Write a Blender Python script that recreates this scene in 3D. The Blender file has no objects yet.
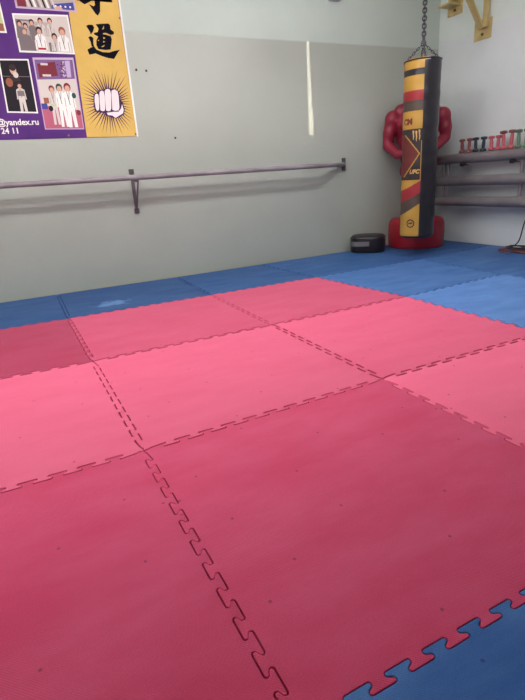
import bpy, bmesh, math, random
from mathutils import Vector, Matrix
random.seed(7)
sc = bpy.context.scene
C = sc.collection
PI = math.pi

# ------------------------------------------------------------------ materials
def srgb(r, g, b):
    f = lambda c: (c/255/12.92) if c/255 <= .04045 else ((c/255+.055)/1.055)**2.4
    return (f(r), f(g), f(b), 1)

def mat(name, col, rough=.6, metal=0, spec=.5, col2=None, nscale=8, bump=0, bscale=60, detail=4, contrast=(.35, .65)):
    m = bpy.data.materials.new(name); m.use_nodes = True
    nt = m.node_tree; b = nt.nodes['Principled BSDF']
    b.inputs['Base Color'].default_value = col
    b.inputs['Roughness'].default_value = rough
    b.inputs['Metallic'].default_value = metal
    b.inputs['Specular IOR Level'].default_value = spec
    tc = nt.nodes.new('ShaderNodeTexCoord')
    if col2:
        n = nt.nodes.new('ShaderNodeTexNoise'); n.inputs['Scale'].default_value = nscale; n.inputs['Detail'].default_value = detail
        r = nt.nodes.new('ShaderNodeMapRange'); r.inputs['From Min'].default_value, r.inputs['From Max'].default_value = contrast
        x = nt.nodes.new('ShaderNodeMix'); x.data_type = 'RGBA'
        x.inputs['A'].default_value = col; x.inputs['B'].default_value = col2
        nt.links.new(tc.outputs['Object'], n.inputs['Vector'])
        nt.links.new(n.outputs['Fac'], r.inputs['Value']); nt.links.new(r.outputs['Result'], x.inputs['Factor'])
        nt.links.new(x.outputs['Result'], b.inputs['Base Color'])
    if bump:
        n = nt.nodes.new('ShaderNodeTexNoise'); n.inputs['Scale'].default_value = bscale; n.inputs['Detail'].default_value = 3
        u = nt.nodes.new('ShaderNodeBump'); u.inputs['Strength'].default_value = bump; u.inputs['Distance'].default_value = .004
        nt.links.new(tc.outputs['Object'], n.inputs['Vector'])
        nt.links.new(n.outputs['Fac'], u.inputs['Height']); nt.links.new(u.outputs['Normal'], b.inputs['Normal'])
    return m

def N(nt, t, **kw):
    n = nt.nodes.new(t)
    for k, v in kw.items(): setattr(n, k, v)
    return n

def mat_foam(name, col, faded, dirt):
    """EVA foam: base colour, patchy fading, small scuffs, fine embossed grain"""
    m = bpy.data.materials.new(name); m.use_nodes = True
    nt = m.node_tree; L = nt.links; b = nt.nodes['Principled BSDF']
    b.inputs['Roughness'].default_value = .5
    b.inputs['Specular IOR Level'].default_value = .16
    tc = N(nt, 'ShaderNodeTexCoord'); oi = N(nt, 'ShaderNodeObjectInfo')
    # patchy fading, streaky along one axis
    mp = N(nt, 'ShaderNodeMapping'); mp.inputs['Scale'].default_value = (1.6, 4.0, 1)
    L.new(tc.outputs['Object'], mp.inputs['Vector'])
    n = N(nt, 'ShaderNodeTexNoise'); n.inputs['Scale'].default_value = 2.2; n.inputs['Detail'].default_value = 6; n.inputs['Roughness'].default_value = .6
    n.noise_dimensions = '4D'; L.new(oi.outputs['Random'], n.inputs['W']); L.new(mp.outputs['Vector'], n.inputs['Vector'])
    r = N(nt, 'ShaderNodeMapRange'); r.inputs['From Min'].default_value = .36; r.inputs['From Max'].default_value = .7
    L.new(n.outputs['Fac'], r.inputs['Value'])
    x = N(nt, 'ShaderNodeMix', data_type='RGBA'); x.inputs['A'].default_value = col; x.inputs['B'].default_value = faded
    L.new(r.outputs['Result'], x.inputs['Factor'])
    # fine grain mottling
    g = N(nt, 'ShaderNodeTexNoise'); g.inputs['Scale'].default_value = 260; g.inputs['Detail'].default_value = 2
    L.new(tc.outputs['Object'], g.inputs['Vector'])
    gr = N(nt, 'ShaderNodeMapRange'); gr.inputs['To Min'].default_value = .86; gr.inputs['To Max'].default_value = 1.12
    L.new(g.outputs['Fac'], gr.inputs['Value'])
    hv = N(nt, 'ShaderNodeHueSaturation'); L.new(x.outputs['Result'], hv.inputs['Color']); L.new(gr.outputs['Result'], hv.inputs['Value'])
    # dark specks
    v = N(nt, 'ShaderNodeTexVoronoi'); v.inputs['Scale'].default_value = 4.2; v.voronoi_dimensions = '2D'; L.new(tc.outputs['Object'], v.inputs['Vector'])
    vr = N(nt, 'ShaderNodeMapRange'); vr.inputs['From Min'].default_value = .010; vr.inputs['From Max'].default_value = .022
    vr.inputs['To Min'].default_value = .55; vr.inputs['To Max'].default_value = 0
    L.new(v.outputs['Distance'], vr.inputs['Value'])
    x2 = N(nt, 'ShaderNodeMix', data_type='RGBA'); x2.inputs['B'].default_value = dirt
    L.new(vr.outputs['Result'], x2.inputs['Factor']); L.new(hv.outputs['Color'], x2.inputs['A'])
    L.new(x2.outputs['Result'], b.inputs['Base Color'])
    # emboss: small diamond grain
    w = N(nt, 'ShaderNodeTexVoronoi'); w.inputs['Scale'].default_value = 240; w.inputs['Randomness'].default_value = .15
    mp2 = N(nt, 'ShaderNodeMapping'); mp2.inputs['Rotation'].default_value = (0, 0, .785)
    L.new(tc.outputs['Object'], mp2.inputs['Vector']); L.new(mp2.outputs['Vector'], w.inputs['Vector'])
    u = N(nt, 'ShaderNodeBump'); u.inputs['Strength'].default_value = .5; u.inputs['Distance'].default_value = .0025
    L.new(w.outputs['Distance'], u.inputs['Height']); L.new(u.outputs['Normal'], b.inputs['Normal'])
    return m

def mat_wall(name, low, high, zline, wob, rough_low=.38):
    """two coats of paint: oil paint below the line, whitewash above it"""
    m = bpy.data.materials.new(name); m.use_nodes = True
    nt = m.node_tree; L = nt.links; b = nt.nodes['Principled BSDF']
    tc = N(nt, 'ShaderNodeTexCoord'); ge = N(nt, 'ShaderNodeNewGeometry')
    sp = N(nt, 'ShaderNodeSeparateXYZ'); L.new(ge.outputs['Position'], sp.inputs['Vector'])
    n = N(nt, 'ShaderNodeTexNoise'); n.inputs['Scale'].default_value = 3; n.inputs['Detail'].default_value = 6
    L.new(ge.outputs['Position'], n.inputs['Vector'])
    ma = N(nt, 'ShaderNodeMath', operation='MULTIPLY_ADD'); ma.inputs[1].default_value = wob; 
    L.new(n.outputs['Fac'], ma.inputs[0]); L.new(sp.outputs['Z'], ma.inputs[2])
    r = N(nt, 'ShaderNodeMapRange'); r.inputs['From Min'].default_value = zline-.006+wob*.5; r.inputs['From Max'].default_value = zline+.006+wob*.5
    L.new(ma.outputs['Value'], r.inputs['Value'])
    # smudges
    n2 = N(nt, 'ShaderNodeTexNoise'); n2.inputs['Scale'].default_value = 1.3; n2.inputs['Detail'].default_value = 7; n2.inputs['Roughness'].default_value = .62
    L.new(ge.outputs['Position'], n2.inputs['Vector'])
    r2 = N(nt, 'ShaderNodeMapRange'); r2.inputs['From Min'].default_value = .3; r2.inputs['From Max'].default_value = .7
    r2.inputs['To Min'].default_value = .94; r2.inputs['To Max'].default_value = 1.03
    L.new(n2.outputs['Fac'], r2.inputs['Value'])
    x = N(nt, 'ShaderNodeMix', data_type='RGBA'); x.inputs['A'].default_value = low; x.inputs['B'].default_value = high
    L.new(r.outputs['Result'], x.inputs['Factor'])
    hv = N(nt, 'ShaderNodeHueSaturation'); L.new(x.outputs['Result'], hv.inputs['Color']); L.new(r2.outputs['Result'], hv.inputs['Value'])
    L.new(hv.outputs['Color'], b.inputs['Base Color'])
    rr = N(nt, 'ShaderNodeMapRange'); rr.inputs['To Min'].default_value = rough_low; rr.inputs['To Max'].default_value = .85
    L.new(r.outputs['Result'], rr.inputs['Value']); L.new(rr.outputs['Result'], b.inputs['Roughness'])
    n3 = N(nt, 'ShaderNodeTexNoise'); n3.inputs['Scale'].default_value = 9; n3.inputs['Detail'].default_value = 5
    L.new(ge.outputs['Position'], n3.inputs['Vector'])
    u = N(nt, 'ShaderNodeBump'); u.inputs['Strength'].default_value = .25; u.inputs['Distance'].default_value = .01
    L.new(n3.outputs['Fac'], u.inputs['Height']); L.new(u.outputs['Normal'], b.inputs['Normal'])
    return m

def mat_emit(name, col, s):
    m = bpy.data.materials.new(name); m.use_nodes = True
    b = m.node_tree.nodes['Principled BSDF']
    b.inputs['Base Color'].default_value = (.8, .8, .8, 1)
    b.inputs['Emission Color'].default_value = col; b.inputs['Emission Strength'].default_value = s
    return m

# ------------------------------------------------------------------ helpers
def obj(name, bm, m, parent=None, smooth=False, loc=None, bevel=0):
    me = bpy.data.meshes.new(name); bm.normal_update(); bm.to_mesh(me); bm.free()
    for mm in (m if isinstance(m, (list, tuple)) else [m]): me.materials.append(mm)
    o = bpy.data.objects.new(name, me); C.objects.link(o)
    if parent: o.parent = parent
    if loc: o.location = loc
    if smooth:
        for p in me.polygons: p.use_smooth = True
        try: me.set_sharp_from_angle(angle=math.radians(40))
        except Exception: pass
    if bevel:
        b = o.modifiers.new('bevel', 'BEVEL'); b.width = bevel; b.segments = 2; b.limit_method = 'ANGLE'
    return o

def empty(name, loc=(0, 0, 0), rz=0):
    o = bpy.data.objects.new(name, None); C.objects.link(o); o.location = loc; o.rotation_euler = (0, 0, rz)
    o.empty_display_size = .1
    return o

def tag(o, label, cat, group=None):
    o['label'] = label; o['category'] = cat
    if group: o['group'] = group
    return o

def struct(o):
    o['kind'] = 'structure'; return o

def box(bm, a, b, mi=0):
    x0, y0, z0 = a; x1, y1, z1 = b
    v = [bm.verts.new(c) for c in ((x0,y0,z0),(x1,y0,z0),(x1,y1,z0),(x0,y1,z0),(x0,y0,z1),(x1,y0,z1),(x1,y1,z1),(x0,y1,z1))]
    for f in ((3,2,1,0),(4,5,6,7),(0,1,5,4),(1,2,6,5),(2,3,7,6),(3,0,4,7)):
        bm.faces.new([v[i] for i in f]).material_index = mi
    return v

def bar_between(bm, p, q, w, t, up=(0, 0, 1)):
    """rectangular bar from p to q, w across, t thick"""
    p, q = Vector(p), Vector(q); d = (q-p).normalized(); s = d.cross(Vector(up)).normalized(); n = s.cross(d).normalized()
    v = []
    for e in (p, q):
        for a, b in ((-1,-1),(1,-1),(1,1),(-1,1)): v.append(bm.verts.new(e+s*(a*w/2)+n*(b*t/2)))
    for f in ((3,2,1,0),(4,5,6,7),(0,1,5,4),(1,2,6,5),(2,3,7,6),(3,0,4,7)): bm.faces.new([v[i] for i in f])

def tube(bm, pts, r, seg=14, cap=True, closed=False):
    pts = [Vector(p) for p in pts]; n = len(pts)
    rr = r if isinstance(r, (list, tuple)) else [r]*n
    rings = []; prev = None
    for i, p in enumerate(pts):
        if closed: d = (pts[(i+1) % n]-pts[i-1]).normalized()
        else: d = (pts[min(i+1, n-1)]-pts[max(i-1, 0)]).normalized()
        if prev is None:
            a = Vector((0, 0, 1)) if abs(d.z) < .9 else Vector((1, 0, 0))
            s = d.cross(a).normalized()
        else:
            s = (prev-d*prev.dot(d)).normalized()
        prev = s; t = d.cross(s)
        rings.append([bm.verts.new(p+s*(math.cos(2*PI*k/seg)*rr[i])+t*(math.sin(2*PI*k/seg)*rr[i])) for k in range(seg)])
    for i in range(n if closed else n-1):
        A, B = rings[i], rings[(i+1) % n]
        for k in range(seg): bm.faces.new((A[k], A[(k+1) % seg], B[(k+1) % seg], B[k]))
    if cap and not closed:
        bm.faces.new(rings[0][::-1]); bm.faces.new(rings[-1])

def lathe(bm, prof, seg=32, c=(0, 0, 0), axis='z'):
    rings = []
    for r, z in prof:
        ring = []
        for k in range(seg):
            a = 2*PI*k/seg; x, y = r*math.cos(a), r*math.sin(a)
            co = (x, y, z) if axis == 'z' else ((x, z, y) if axis == 'y' else (z, x, y))
            ring.append(bm.verts.new((c[0]+co[0], c[1]+co[1], c[2]+co[2])))
        rings.append(ring)
    for A, B in zip(rings, rings[1:]):
        for k in range(seg): bm.faces.new((A[k], A[(k+1) % seg], B[(k+1) % seg], B[k]))
    bm.faces.new(rings[0][::-1]); bm.faces.new(rings[-1])
    bmesh.ops.recalc_face_normals(bm, faces=bm.faces[:])

def sphere(bm, c, r, seg=20, rings=12):
    r = r if isinstance(r, (tuple, list)) else (r, r, r)
    mtx = Matrix.Translation(c) @ Matrix.Diagonal((*r, 1))
    bmesh.ops.create_uvsphere(bm, u_segments=seg, v_segments=rings, radius=1, matrix=mtx)

def bez(P, n=16):
    out = []
    m = len(P)
    for i in range(m-1):
        p0 = Vector(P[max(i-1, 0)]); p1 = Vector(P[i]); p2 = Vector(P[i+1]); p3 = Vector(P[min(i+2, m-1)])
        for k in range(n):
            t = k/n
            out.append(.5*((2*p1)+(p2-p0)*t+(2*p0-5*p1+4*p2-p3)*t*t+(3*p1-p0-3*p2+p3)*t**3))
    out.append(Vector(P[-1])); return out

def text_mesh(s, size, shear=0, bold=0.0):
    cu = bpy.data.curves.new('t', 'FONT'); cu.body = s; cu.size = size; cu.shear = shear; cu.offset = bold; cu.align_x = 'CENTER'; cu.align_y = 'CENTER'
    cu.resolution_u = 4
    o = bpy.data.objects.new('t', cu); C.objects.link(o)
    bpy.context.view_layer.update()
    me = bpy.data.meshes.new_from_object(o.evaluated_get(bpy.context.evaluated_depsgraph_get()))
    bpy.data.objects.remove(o); bpy.data.curves.remove(cu)
    bm = bmesh.new(); bm.from_mesh(me); bpy.data.meshes.remove(me)
    return bm

# ------------------------------------------------------------------ room
U, V, H = 4.2, 3.0, 3.3          # right wall, back wall, ceiling
UL, VR, ZF = -2.6, -4.6, -.022   # left wall, rear wall, concrete floor under the mats (mat tops lie at z = 0)

LAMP_V, LAMP_Z = .8, 2.45
M_wall = mat_wall('wall_paint', srgb(168, 173, 165), srgb(190, 201, 194), 1.968, .004)
M_wallr = mat_wall('wall_paint_right', srgb(222, 228, 230), srgb(222, 233, 228), 2.03, .16)
M_unseen_wall = mat('unseen_wall_darkened', srgb(118, 104, 92), .7, col2=srgb(106, 92, 80), nscale=5)  # unseen left and rear walls, darkened to cut bounced light
M_ceil = mat('ceiling_white', srgb(225, 225, 220), .9)
M_floor = mat('concrete', srgb(62, 60, 52), .9, col2=srgb(80, 78, 62), nscale=6)
M_frame = mat('window_frame_white', srgb(225, 225, 222), .4)

def panel(name, a, b, m):
    bm = bmesh.new(); box(bm, a, b); return struct(obj(name, bm, m))

panel('floor', (UL-.2, VR-.2, ZF-.1), (U+.2, V+.2, ZF), M_floor)
panel('ceiling', (UL-.2, VR-.2, H), (U+.2, V+.2, H+.1), M_ceil)
panel('wall_back', (UL-.2, V, ZF), (U+.2, V+.2, H), M_wall)

# right wall with two tall unseen windows, glowing panes chosen as dim fill
WZ0, WZ1 = 1.15, 2.75
wins = [(-3.6, -2.2), (-1.5, .1)]
bm = bmesh.new()
box(bm, (U, VR, ZF), (U+.2, V, WZ0)); box(bm, (U, VR, WZ1), (U+.2, V, H))
e = [VR]+[q for w in wins for q in w]+[V]
for i in range(0, len(e), 2): box(bm, (U, e[i], WZ0), (U+.2, e[i+1], WZ1))
struct(obj('wall_right', bm, M_wallr))
M_glow = mat_emit('glow_blind_right', (1, .98, .95, 1), .5)
for i, (a, b) in enumerate(wins):
    bm = bmesh.new(); box(bm, (U+.11, a, WZ0), (U+.12, b, WZ1))
    w = struct(obj('window_%d' % (i+1), bm, M_glow))
    bm = bmesh.new()
    for y in (a, (a+b)/2-.03, b-.06): box(bm, (U+.05, y, WZ0), (U+.105, y+.06, WZ1))
    for z in (WZ0, WZ1-.06): box(bm, (U+.052, a, z), (U+.103, b, z+.06))
    obj('window_frame', bm, M_frame, w)

# left wall with one wide unseen window beside the mats, its pane glowing as dim fill
LW = (-.55, 1.35)
bm = bmesh.new()
box(bm, (UL-.2, VR, ZF), (UL, V, WZ0)); box(bm, (UL-.2, VR, WZ1), (UL, V, H)); box(bm, (UL-.2, VR, WZ0), (UL, LW[0], WZ1)); box(bm, (UL-.2, LW[1], WZ0), (UL, V, WZ1))
struct(obj('wall_left', bm, M_unseen_wall))
bm = bmesh.new(); box(bm, (UL-.12, LW[0], WZ0), (UL-.11, LW[1], WZ1))
w = struct(obj('window_3', bm, mat_emit('glow_pane_left', (1, .98, .96, 1), .5)))
bm = bmesh.new()
for y in (LW[0], (LW[0]+LW[1])/2-.03, LW[1]-.06): box(bm, (UL-.105, y, WZ0), (UL-.05, y+.06, WZ1))
for z in (WZ0, WZ1-.06): box(bm, (UL-.103, LW[0], z), (UL-.052, LW[1], z+.06))
obj('window_frame', bm, M_frame, w)

# rear wall: unseen window with a pane glowing as dim fill, and a boarded opening with one narrow gap that lets a streak of sun in
SUN = Vector((-1.05, 7.6, -.42))
def back_to_rear(u, z):
    t = (V-VR)/SUN.y
    return (u-SUN.x*t, z-SUN.z*t)
gap = [back_to_rear(*q) for q in ((2.560, 1.172), (2.612, 1.172), (2.612, 1.40), (2.592, 1.43), (2.600, 1.47), (2.590, 1.972), (2.558, 1.972))]
gx0, gx1 = min(q[0] for q in gap)-.1, max(q[0] for q in gap)+.1
gz0, gz1 = min(q[1] for q in gap)-.1, max(q[1] for q in gap)+.1
bm = bmesh.new()
RW = (-1.6, 2.4)
box(bm, (UL, VR-.02, ZF), (RW[0], VR, H)); box(bm, (RW[0], VR-.02, ZF), (RW[1], VR, WZ0)); box(bm, (RW[0], VR-.02, WZ1), (RW[1], VR, H))
box(bm, (RW[1], VR-.02, ZF), (gx0, VR, H)); box(bm, (gx1, VR-.02, ZF), (U, VR, H))
box(bm, (gx0, VR-.02, ZF), (gx1, VR, gz0)); box(bm, (gx0, VR-.02, gz1), (gx1, VR, H))
struct(obj('wall_rear', bm, M_unseen_wall))
bm = bmesh.new(); box(bm, (RW[0], VR-.015, WZ0), (RW[1], VR-.005, WZ1))
struct(obj('window_4', bm, mat_emit('glow_pane_rear', (1, .98, .95, 1), .4)))
# board around the gap
bm = bmesh.new()
outer = [(gx0, gz0), (gx1, gz0), (gx1, gz1), (gx0, gz1)]
ov = [bm.verts.new((x, VR-.01, z)) for x, z in outer]; iv = [bm.verts.new((x, VR-.01, z)) for x, z in gap]
bm.faces.new((ov[0], ov[1], iv[1], iv[0]))
bm.faces.new((ov[1], ov[2], iv[5], iv[4], iv[3], iv[2], iv[1]))
bm.faces.new((ov[2], ov[3], iv[6], iv[5]))
bm.faces.new((ov[3], ov[0], iv[0], iv[6]))
o = struct(obj('window_5', bm, mat('shutter_board', srgb(120, 90, 60), .7)))
s = o.modifiers.new('thick', 'SOLIDIFY'); s.thickness = .008

# ------------------------------------------------------------------ interlocking mats
PER, AMP, RT, OVER = .0855, .0115, .0052, .0135
def tooth_edge(p, q, shift=0.0):
    """seam of rounded hooked teeth from p to q"""
    p, q = Vector(p), Vector(q); Ln = (q-p).length; d = (q-p)/Ln; n = Vector((-d.y, d.x))
    k = int((Ln-.03)/PER); m = (Ln-k*PER)/2
    wh, wv = PER/4+(OVER/2-RT), PER/4-(OVER/2-RT)
    hc_ = AMP-RT
    dv = Vector((wv-wh, -2*hc_)); th = math.atan2(dv.y, dv.x)-math.asin(2*RT/dv.length)
    down = []                                   # flank from a crest to the next trough, relative to the crest's middle
    na = th+PI/2                                # normal angle where it leaves the upper tip (clockwise from PI/2)
    while na > PI/2: na -= 2*PI
    for j in range(9):
        w = PI/2+(na-PI/2)*j/8; down.append((wh+RT*math.cos(w), hc_+RT*math.sin(w)))
    nb = na+PI; end = -PI/2
    while end < nb: end += 2*PI
    while end-nb > 2*PI: end -= 2*PI
    for j in range(9):
        w = nb+(end-nb)*j/8; down.append((wv+RT*math.cos(w), -hc_+RT*math.sin(w)))
    up = [(PER/2+PER/2-x, h) for x, h in down[::-1]]   # mirrored: trough back to the next crest
    poly = [(0, 0), ((m+shift)*.5, 0), ((m+shift)*.75, AMP*.4)]
    for i in range(k):
        c = m+shift+PER*(i+.25)
        poly += [(c+x, h) for x, h in down]
        if i < k-1: poly += [(c+x, h) for x, h in up]
    poly += [(Ln-m*.75, -AMP*.4), (Ln-m*.5, 0), (Ln, 0)]
    return [p+d*s_+n*h for s_, h in poly]

# corners of the mats as they lie (they have crept a little out of square)
corner = {(i, j): (float(i), float(j)) for i in range(-1, 5) for j in range(-2, 4)}
corner.update({(0, 2): (-.006, 2.018), (0, 1): (-.004, 1.004), (0, 0): (-.001, -.012), (1, 2): (1.017, 2.0), (1, 1): (1.006, .995), (1, 0): (.996, .008),
    (2, 2): (1.955, 1.998), (2, 1): (2.027, 1.006), (2, 0): (2.002, .003), (3, 1): (3.03, 1.07), (3, 2): (3.11, 2.02), (-1, 2): (-1.0, 2.07), (-1, 1): (-1.0, 1.075),
    (3, 0): (3.02, .02), (2, -1): (2.0, -1.0)})
for i in range(-1, 5):
    corner[(i, 3)] = ({-1: -.99, 0: .01, 1: 1.035, 2: 1.90, 3: 3.15, 4: 4.17}[i], {1: 2.93, 2: 2.935}.get(i, 2.955))
for j in range(-2, 4): corner[(4, j)] = (4.17, corner[(4, j)][1] + (.1 if j in (1, 2) else 0))
BLUE = {(i, j) for i in range(-1, 4) for j in range(-2, 3) if j == 2 or j == -2 or i >= 2}
edges = {}
def edge(a, b):
    if (a, b) in edges: return edges[(a, b)]
    p, q = corner[a], corner[b]
    straight = (a[1] == 3 and b[1] == 3) or (a[0] == 4 and b[0] == 4)
    pts = [Vector(p), Vector(q)] if straight else tooth_edge(p, q, -.024 if a[1] == b[1] == -1 else 0)
    edges[(a, b)] = pts; edges[(b, a)] = pts[::-1]
    return pts
# seams that stand open: (mat, side) -> how far that side is pulled back
PULL = {((1, 0), 'left'): .010, ((1, 0), 'bottom'): .008, ((0, -1), 'left'): .0014, ((0, 0), 'left'): .0035, ((0, 0), 'bottom'): .0045, ((-1, 0), 'bottom'): .004, ((-1, 1), 'bottom'): .006,
        ((2, 1), 'left'): .008, ((2, 0), 'left'): .008, ((2, 1), 'top'): .006, ((1, 1), 'bottom'): .010, ((2, 1), 'bottom'): .007, ((1, -1), 'left'): .0025, ((0, 1), 'bottom'): .009,
        ((3, 1), 'left'): .006, ((1, 2), 'left'): .006, ((2, 2), 'left'): .007, ((0, 2), 'left'): .005, ((3, 2), 'left'): .006, ((3, 2), 'bottom'): .006, ((1, 1), 'left'): .004, ((0, 1), 'left'): .003}
def ring_offset(pts, d):
    n = len(pts); out = []
    for i, p in enumerate(pts):
        a = (p-pts[i-1]); b = (pts[(i+1) % n]-p)
        if a.length < 1e-7: a = b
        if b.length < 1e-7: b = a
        na = Vector((-a.y, a.x)).normalized(); nb = Vector((-b.y, b.x)).normalized()
        m = na+nb
        if m.length < .3: m = na
        else: m = m/max(m.length_squared/2, .6)
        out.append(p+m*d)
    return out
def build_mat(i, j, m):
    seq = [('bottom', (i, j), (i+1, j), Vector((0, 1))), ('right', (i+1, j), (i+1, j+1), Vector((-1, 0))),
           ('top', (i+1, j+1), (i, j+1), Vector((0, -1))), ('left', (i, j+1), (i, j), Vector((1, 0)))]
    loop = []
    for side, a, b, nrm in seq:
        d = PULL.get(((i, j), side), 0)
        for p in edge(a, b)[:-1]: loop.append(p+nrm*d)
    c0 = Vector(corner[(i, j)]); cc = (Vector(corner[(i, j)])+Vector(corner[(i+1, j+1)]))/2
    loop = [loop[k] for k in range(len(loop)) if (loop[k]-loop[k-1]).length > 1e-5]
    A = ring_offset(loop, .0008); B = ring_offset(loop, .0018)
    bm = bmesh.new(); T = .0215
    rg = []
    for pts, z in ((A, -T), (A, -.0016), (B, 0)):
        rg.append([bm.verts.new((p.x-cc.x, p.y-cc.y, z)) for p in pts])
    n = len(loop)
    for R1, R2 in zip(rg, rg[1:]):
        for k in range(n): bm.faces.new((R1[k], R1[(k+1) % n], R2[(k+1) % n], R2[k]))
    bm.faces.new(rg[2]); bm.faces.new(rg[0][::-1])
    o = obj('floor_mat', bm, m, loc=(cc.x, cc.y, 0))
    return o

def foam(kind, k, fade=0.0):  # each mat's own tone, with light and shade of the floor mixed in
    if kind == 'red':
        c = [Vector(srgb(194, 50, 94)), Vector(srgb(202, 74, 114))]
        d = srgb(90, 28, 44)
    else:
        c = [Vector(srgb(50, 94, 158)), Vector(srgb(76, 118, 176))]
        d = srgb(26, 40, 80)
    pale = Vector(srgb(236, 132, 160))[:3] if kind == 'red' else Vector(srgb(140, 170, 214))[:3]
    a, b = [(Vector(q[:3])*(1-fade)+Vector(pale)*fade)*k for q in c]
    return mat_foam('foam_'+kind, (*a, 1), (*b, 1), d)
red_tone_light = {(-1, -1): (1.14, .10), (0, -1): (1.18, .12), (1, -1): (1.42, .42), (-1, 0): (1.2, .38), (0, 0): (1.19, .36), (1, 0): (1.22, .34), (-1, 1): (.74, .12), (0, 1): (1.0, .27), (1, 1): (1.0, .3)}  # mat tones: differing foam colour plus the floor's light falloff put into it
red_label = {
 (-1, -1): 'red foam puzzle mat in the near left foreground, left of the darker mat',
 (0, -1): 'darker red foam puzzle mat in the foreground bordering the near blue mat',
 (1, -1): 'red foam puzzle mat at the right edge, cornering the dark seam crossing',
 (-1, 0): 'bright pink red foam mat at the left edge, one row behind the foreground',
 (0, 0): 'bright red foam puzzle mat in the centre between two toothed seams',
 (1, 0): 'red foam puzzle mat with wide open dark seams on its two near sides',
 (-1, 1): 'darker red foam mat at the left edge next to the blue wall row',
 (0, 1): 'red foam mat touching the blue row below the wall bar bracket',
 (1, 1): 'red foam mat at the far corner where blue mats meet on two sides'}
blue_label = {
 (-1, 2): 'blue foam mat against the back wall at the left edge',
 (0, 2): 'blue foam mat against the back wall with a pale chalky scuff',
 (1, 2): 'blue foam mat along the back wall, behind the far corner red mat',
 (2, 2): 'blue foam mat along the back wall under the black pad',
 (3, 2): 'blue foam mat in the room corner under the red dummy base',
 (2, 1): 'blue foam mat between the far red corner and the punching bag',
 (3, 1): 'blue foam mat below the tube radiator by the right wall',
 (2, 0): 'bright blue foam mat at the right edge beyond the red mats',
 (3, 0): 'blue foam mat at the right wall, beyond the bright blue mat',
 (0, -2): 'blue foam mat cut by the bottom edge, interlocking with the dark red mat',
 (1, -2): 'blue foam mat in the near right corner of the floor',
 (2, -1): 'blue foam mat right of the near red row'}
SKIP = {(-1, -2), (2, -2), (3, -2), (3, -1)}
for (i, j), k in red_tone_light.items():
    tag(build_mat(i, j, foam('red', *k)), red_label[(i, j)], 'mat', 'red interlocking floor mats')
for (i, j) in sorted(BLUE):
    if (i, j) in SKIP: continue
    m = foam('blue', *{(0, -2): (1.3, 0), (1, -2): (1.3, 0), (2, 0): (1.45, .16), (2, 1): (1.15, .08), (3, 1): (1.0, .05), (2, -1): (1.2, .08), (3, 0): (1.1, .05), (1, 2): (.74, 0), (2, 2): (.86, 0), (3, 2): (.82, 0)}.get((i, j), (.66, 0)))  # blue tones likewise: own colour, with brighter and dimmer floor light painted in
    if (i, j) == (0, 2):   # chalk scuff rubbed into this one mat
        nt = m.node_tree; L = nt.links; b = nt.nodes['Principled BSDF']
        src = b.inputs['Base Color'].links[0].from_socket
        tc = N(nt, 'ShaderNodeTexCoord'); mp = N(nt, 'ShaderNodeMapping'); mp.inputs['Location'].default_value = (.18*1/.16, .20/.13, 0)
        mp.inputs['Scale'].default_value = (1/.16, 1/.13, 1)
        L.new(tc.outputs['Object'], mp.inputs['Vector'])
        ln = N(nt, 'ShaderNodeVectorMath', operation='LENGTH'); L.new(mp.outputs['Vector'], ln.inputs[0])
        nz = N(nt, 'ShaderNodeTexNoise'); nz.inputs['Scale'].default_value = 14; L.new(tc.outputs['Object'], nz.inputs['Vector'])
        ad = N(nt, 'ShaderNodeMath', operation='MULTIPLY_ADD'); ad.inputs[1].default_value = 1.6; L.new(nz.outputs['Fac'], ad.inputs[0]); L.new(ln.outputs['Value'], ad.inputs[2])
        r = N(nt, 'ShaderNodeMapRange'); r.inputs['From Min'].default_value = 1.2; r.inputs['From Max'].default_value = 1.6; r.inputs['To Min'].default_value = .6; r.inputs['To Max'].default_value = 0
        L.new(ad.outputs['Value'], r.inputs['Value'])
        x = N(nt, 'ShaderNodeMix', data_type='RGBA'); x.inputs['B'].default_value = srgb(120, 160, 210)
        L.new(src, x.inputs['A']); L.new(r.outputs['Result'], x.inputs['Factor']); L.new(x.outputs['Result'], b.inputs['Base Color'])
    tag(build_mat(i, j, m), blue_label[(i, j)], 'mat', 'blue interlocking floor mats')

# ------------------------------------------------------------------ wall bar (barre)
M_pipe = mat('grey_pipe_paint', srgb(148, 140, 146), .45, col2=srgb(126, 118, 124), nscale=5)
M_dark = mat('dark_steel', srgb(66, 60, 64), .5, col2=srgb(84, 76, 80), nscale=20)
t = empty('wall_bar', (.78, V, .878))
tag(t, 'long grey steel pipe bar running along the back wall on a triangular bracket', 'wall bar')
ZB, OFF = .0, -.2
bm = bmesh.new()
tube(bm, [(-3.2, OFF, ZB), (0, OFF, ZB), (1.78, OFF, ZB+.003)] + [(1.78+.19*math.sin(a), OFF+.0+ .12*(1-math.cos(a)), ZB+.004) for a in (.25, .5, .75, 1.0)] + [(2.14, -.03, ZB+.006), (2.17, -.012, ZB+.006)], .021, 16)
obj('rail', bm, M_pipe, t, smooth=True)
bm = bmesh.new(); box(bm, (2.160, -.012, ZB-.055), (2.200, -.001, ZB+.067))
f = obj('end_flange', bm, M_dark, t, smooth=True)
for dz in (-.04, .052):
    bm = bmesh.new(); lathe(bm, [(.008, -.020), (.008, -.0118)], 8, (2.18, 0, ZB+dz), 'y')
    obj('bolt', bm, M_dark, f)
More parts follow.
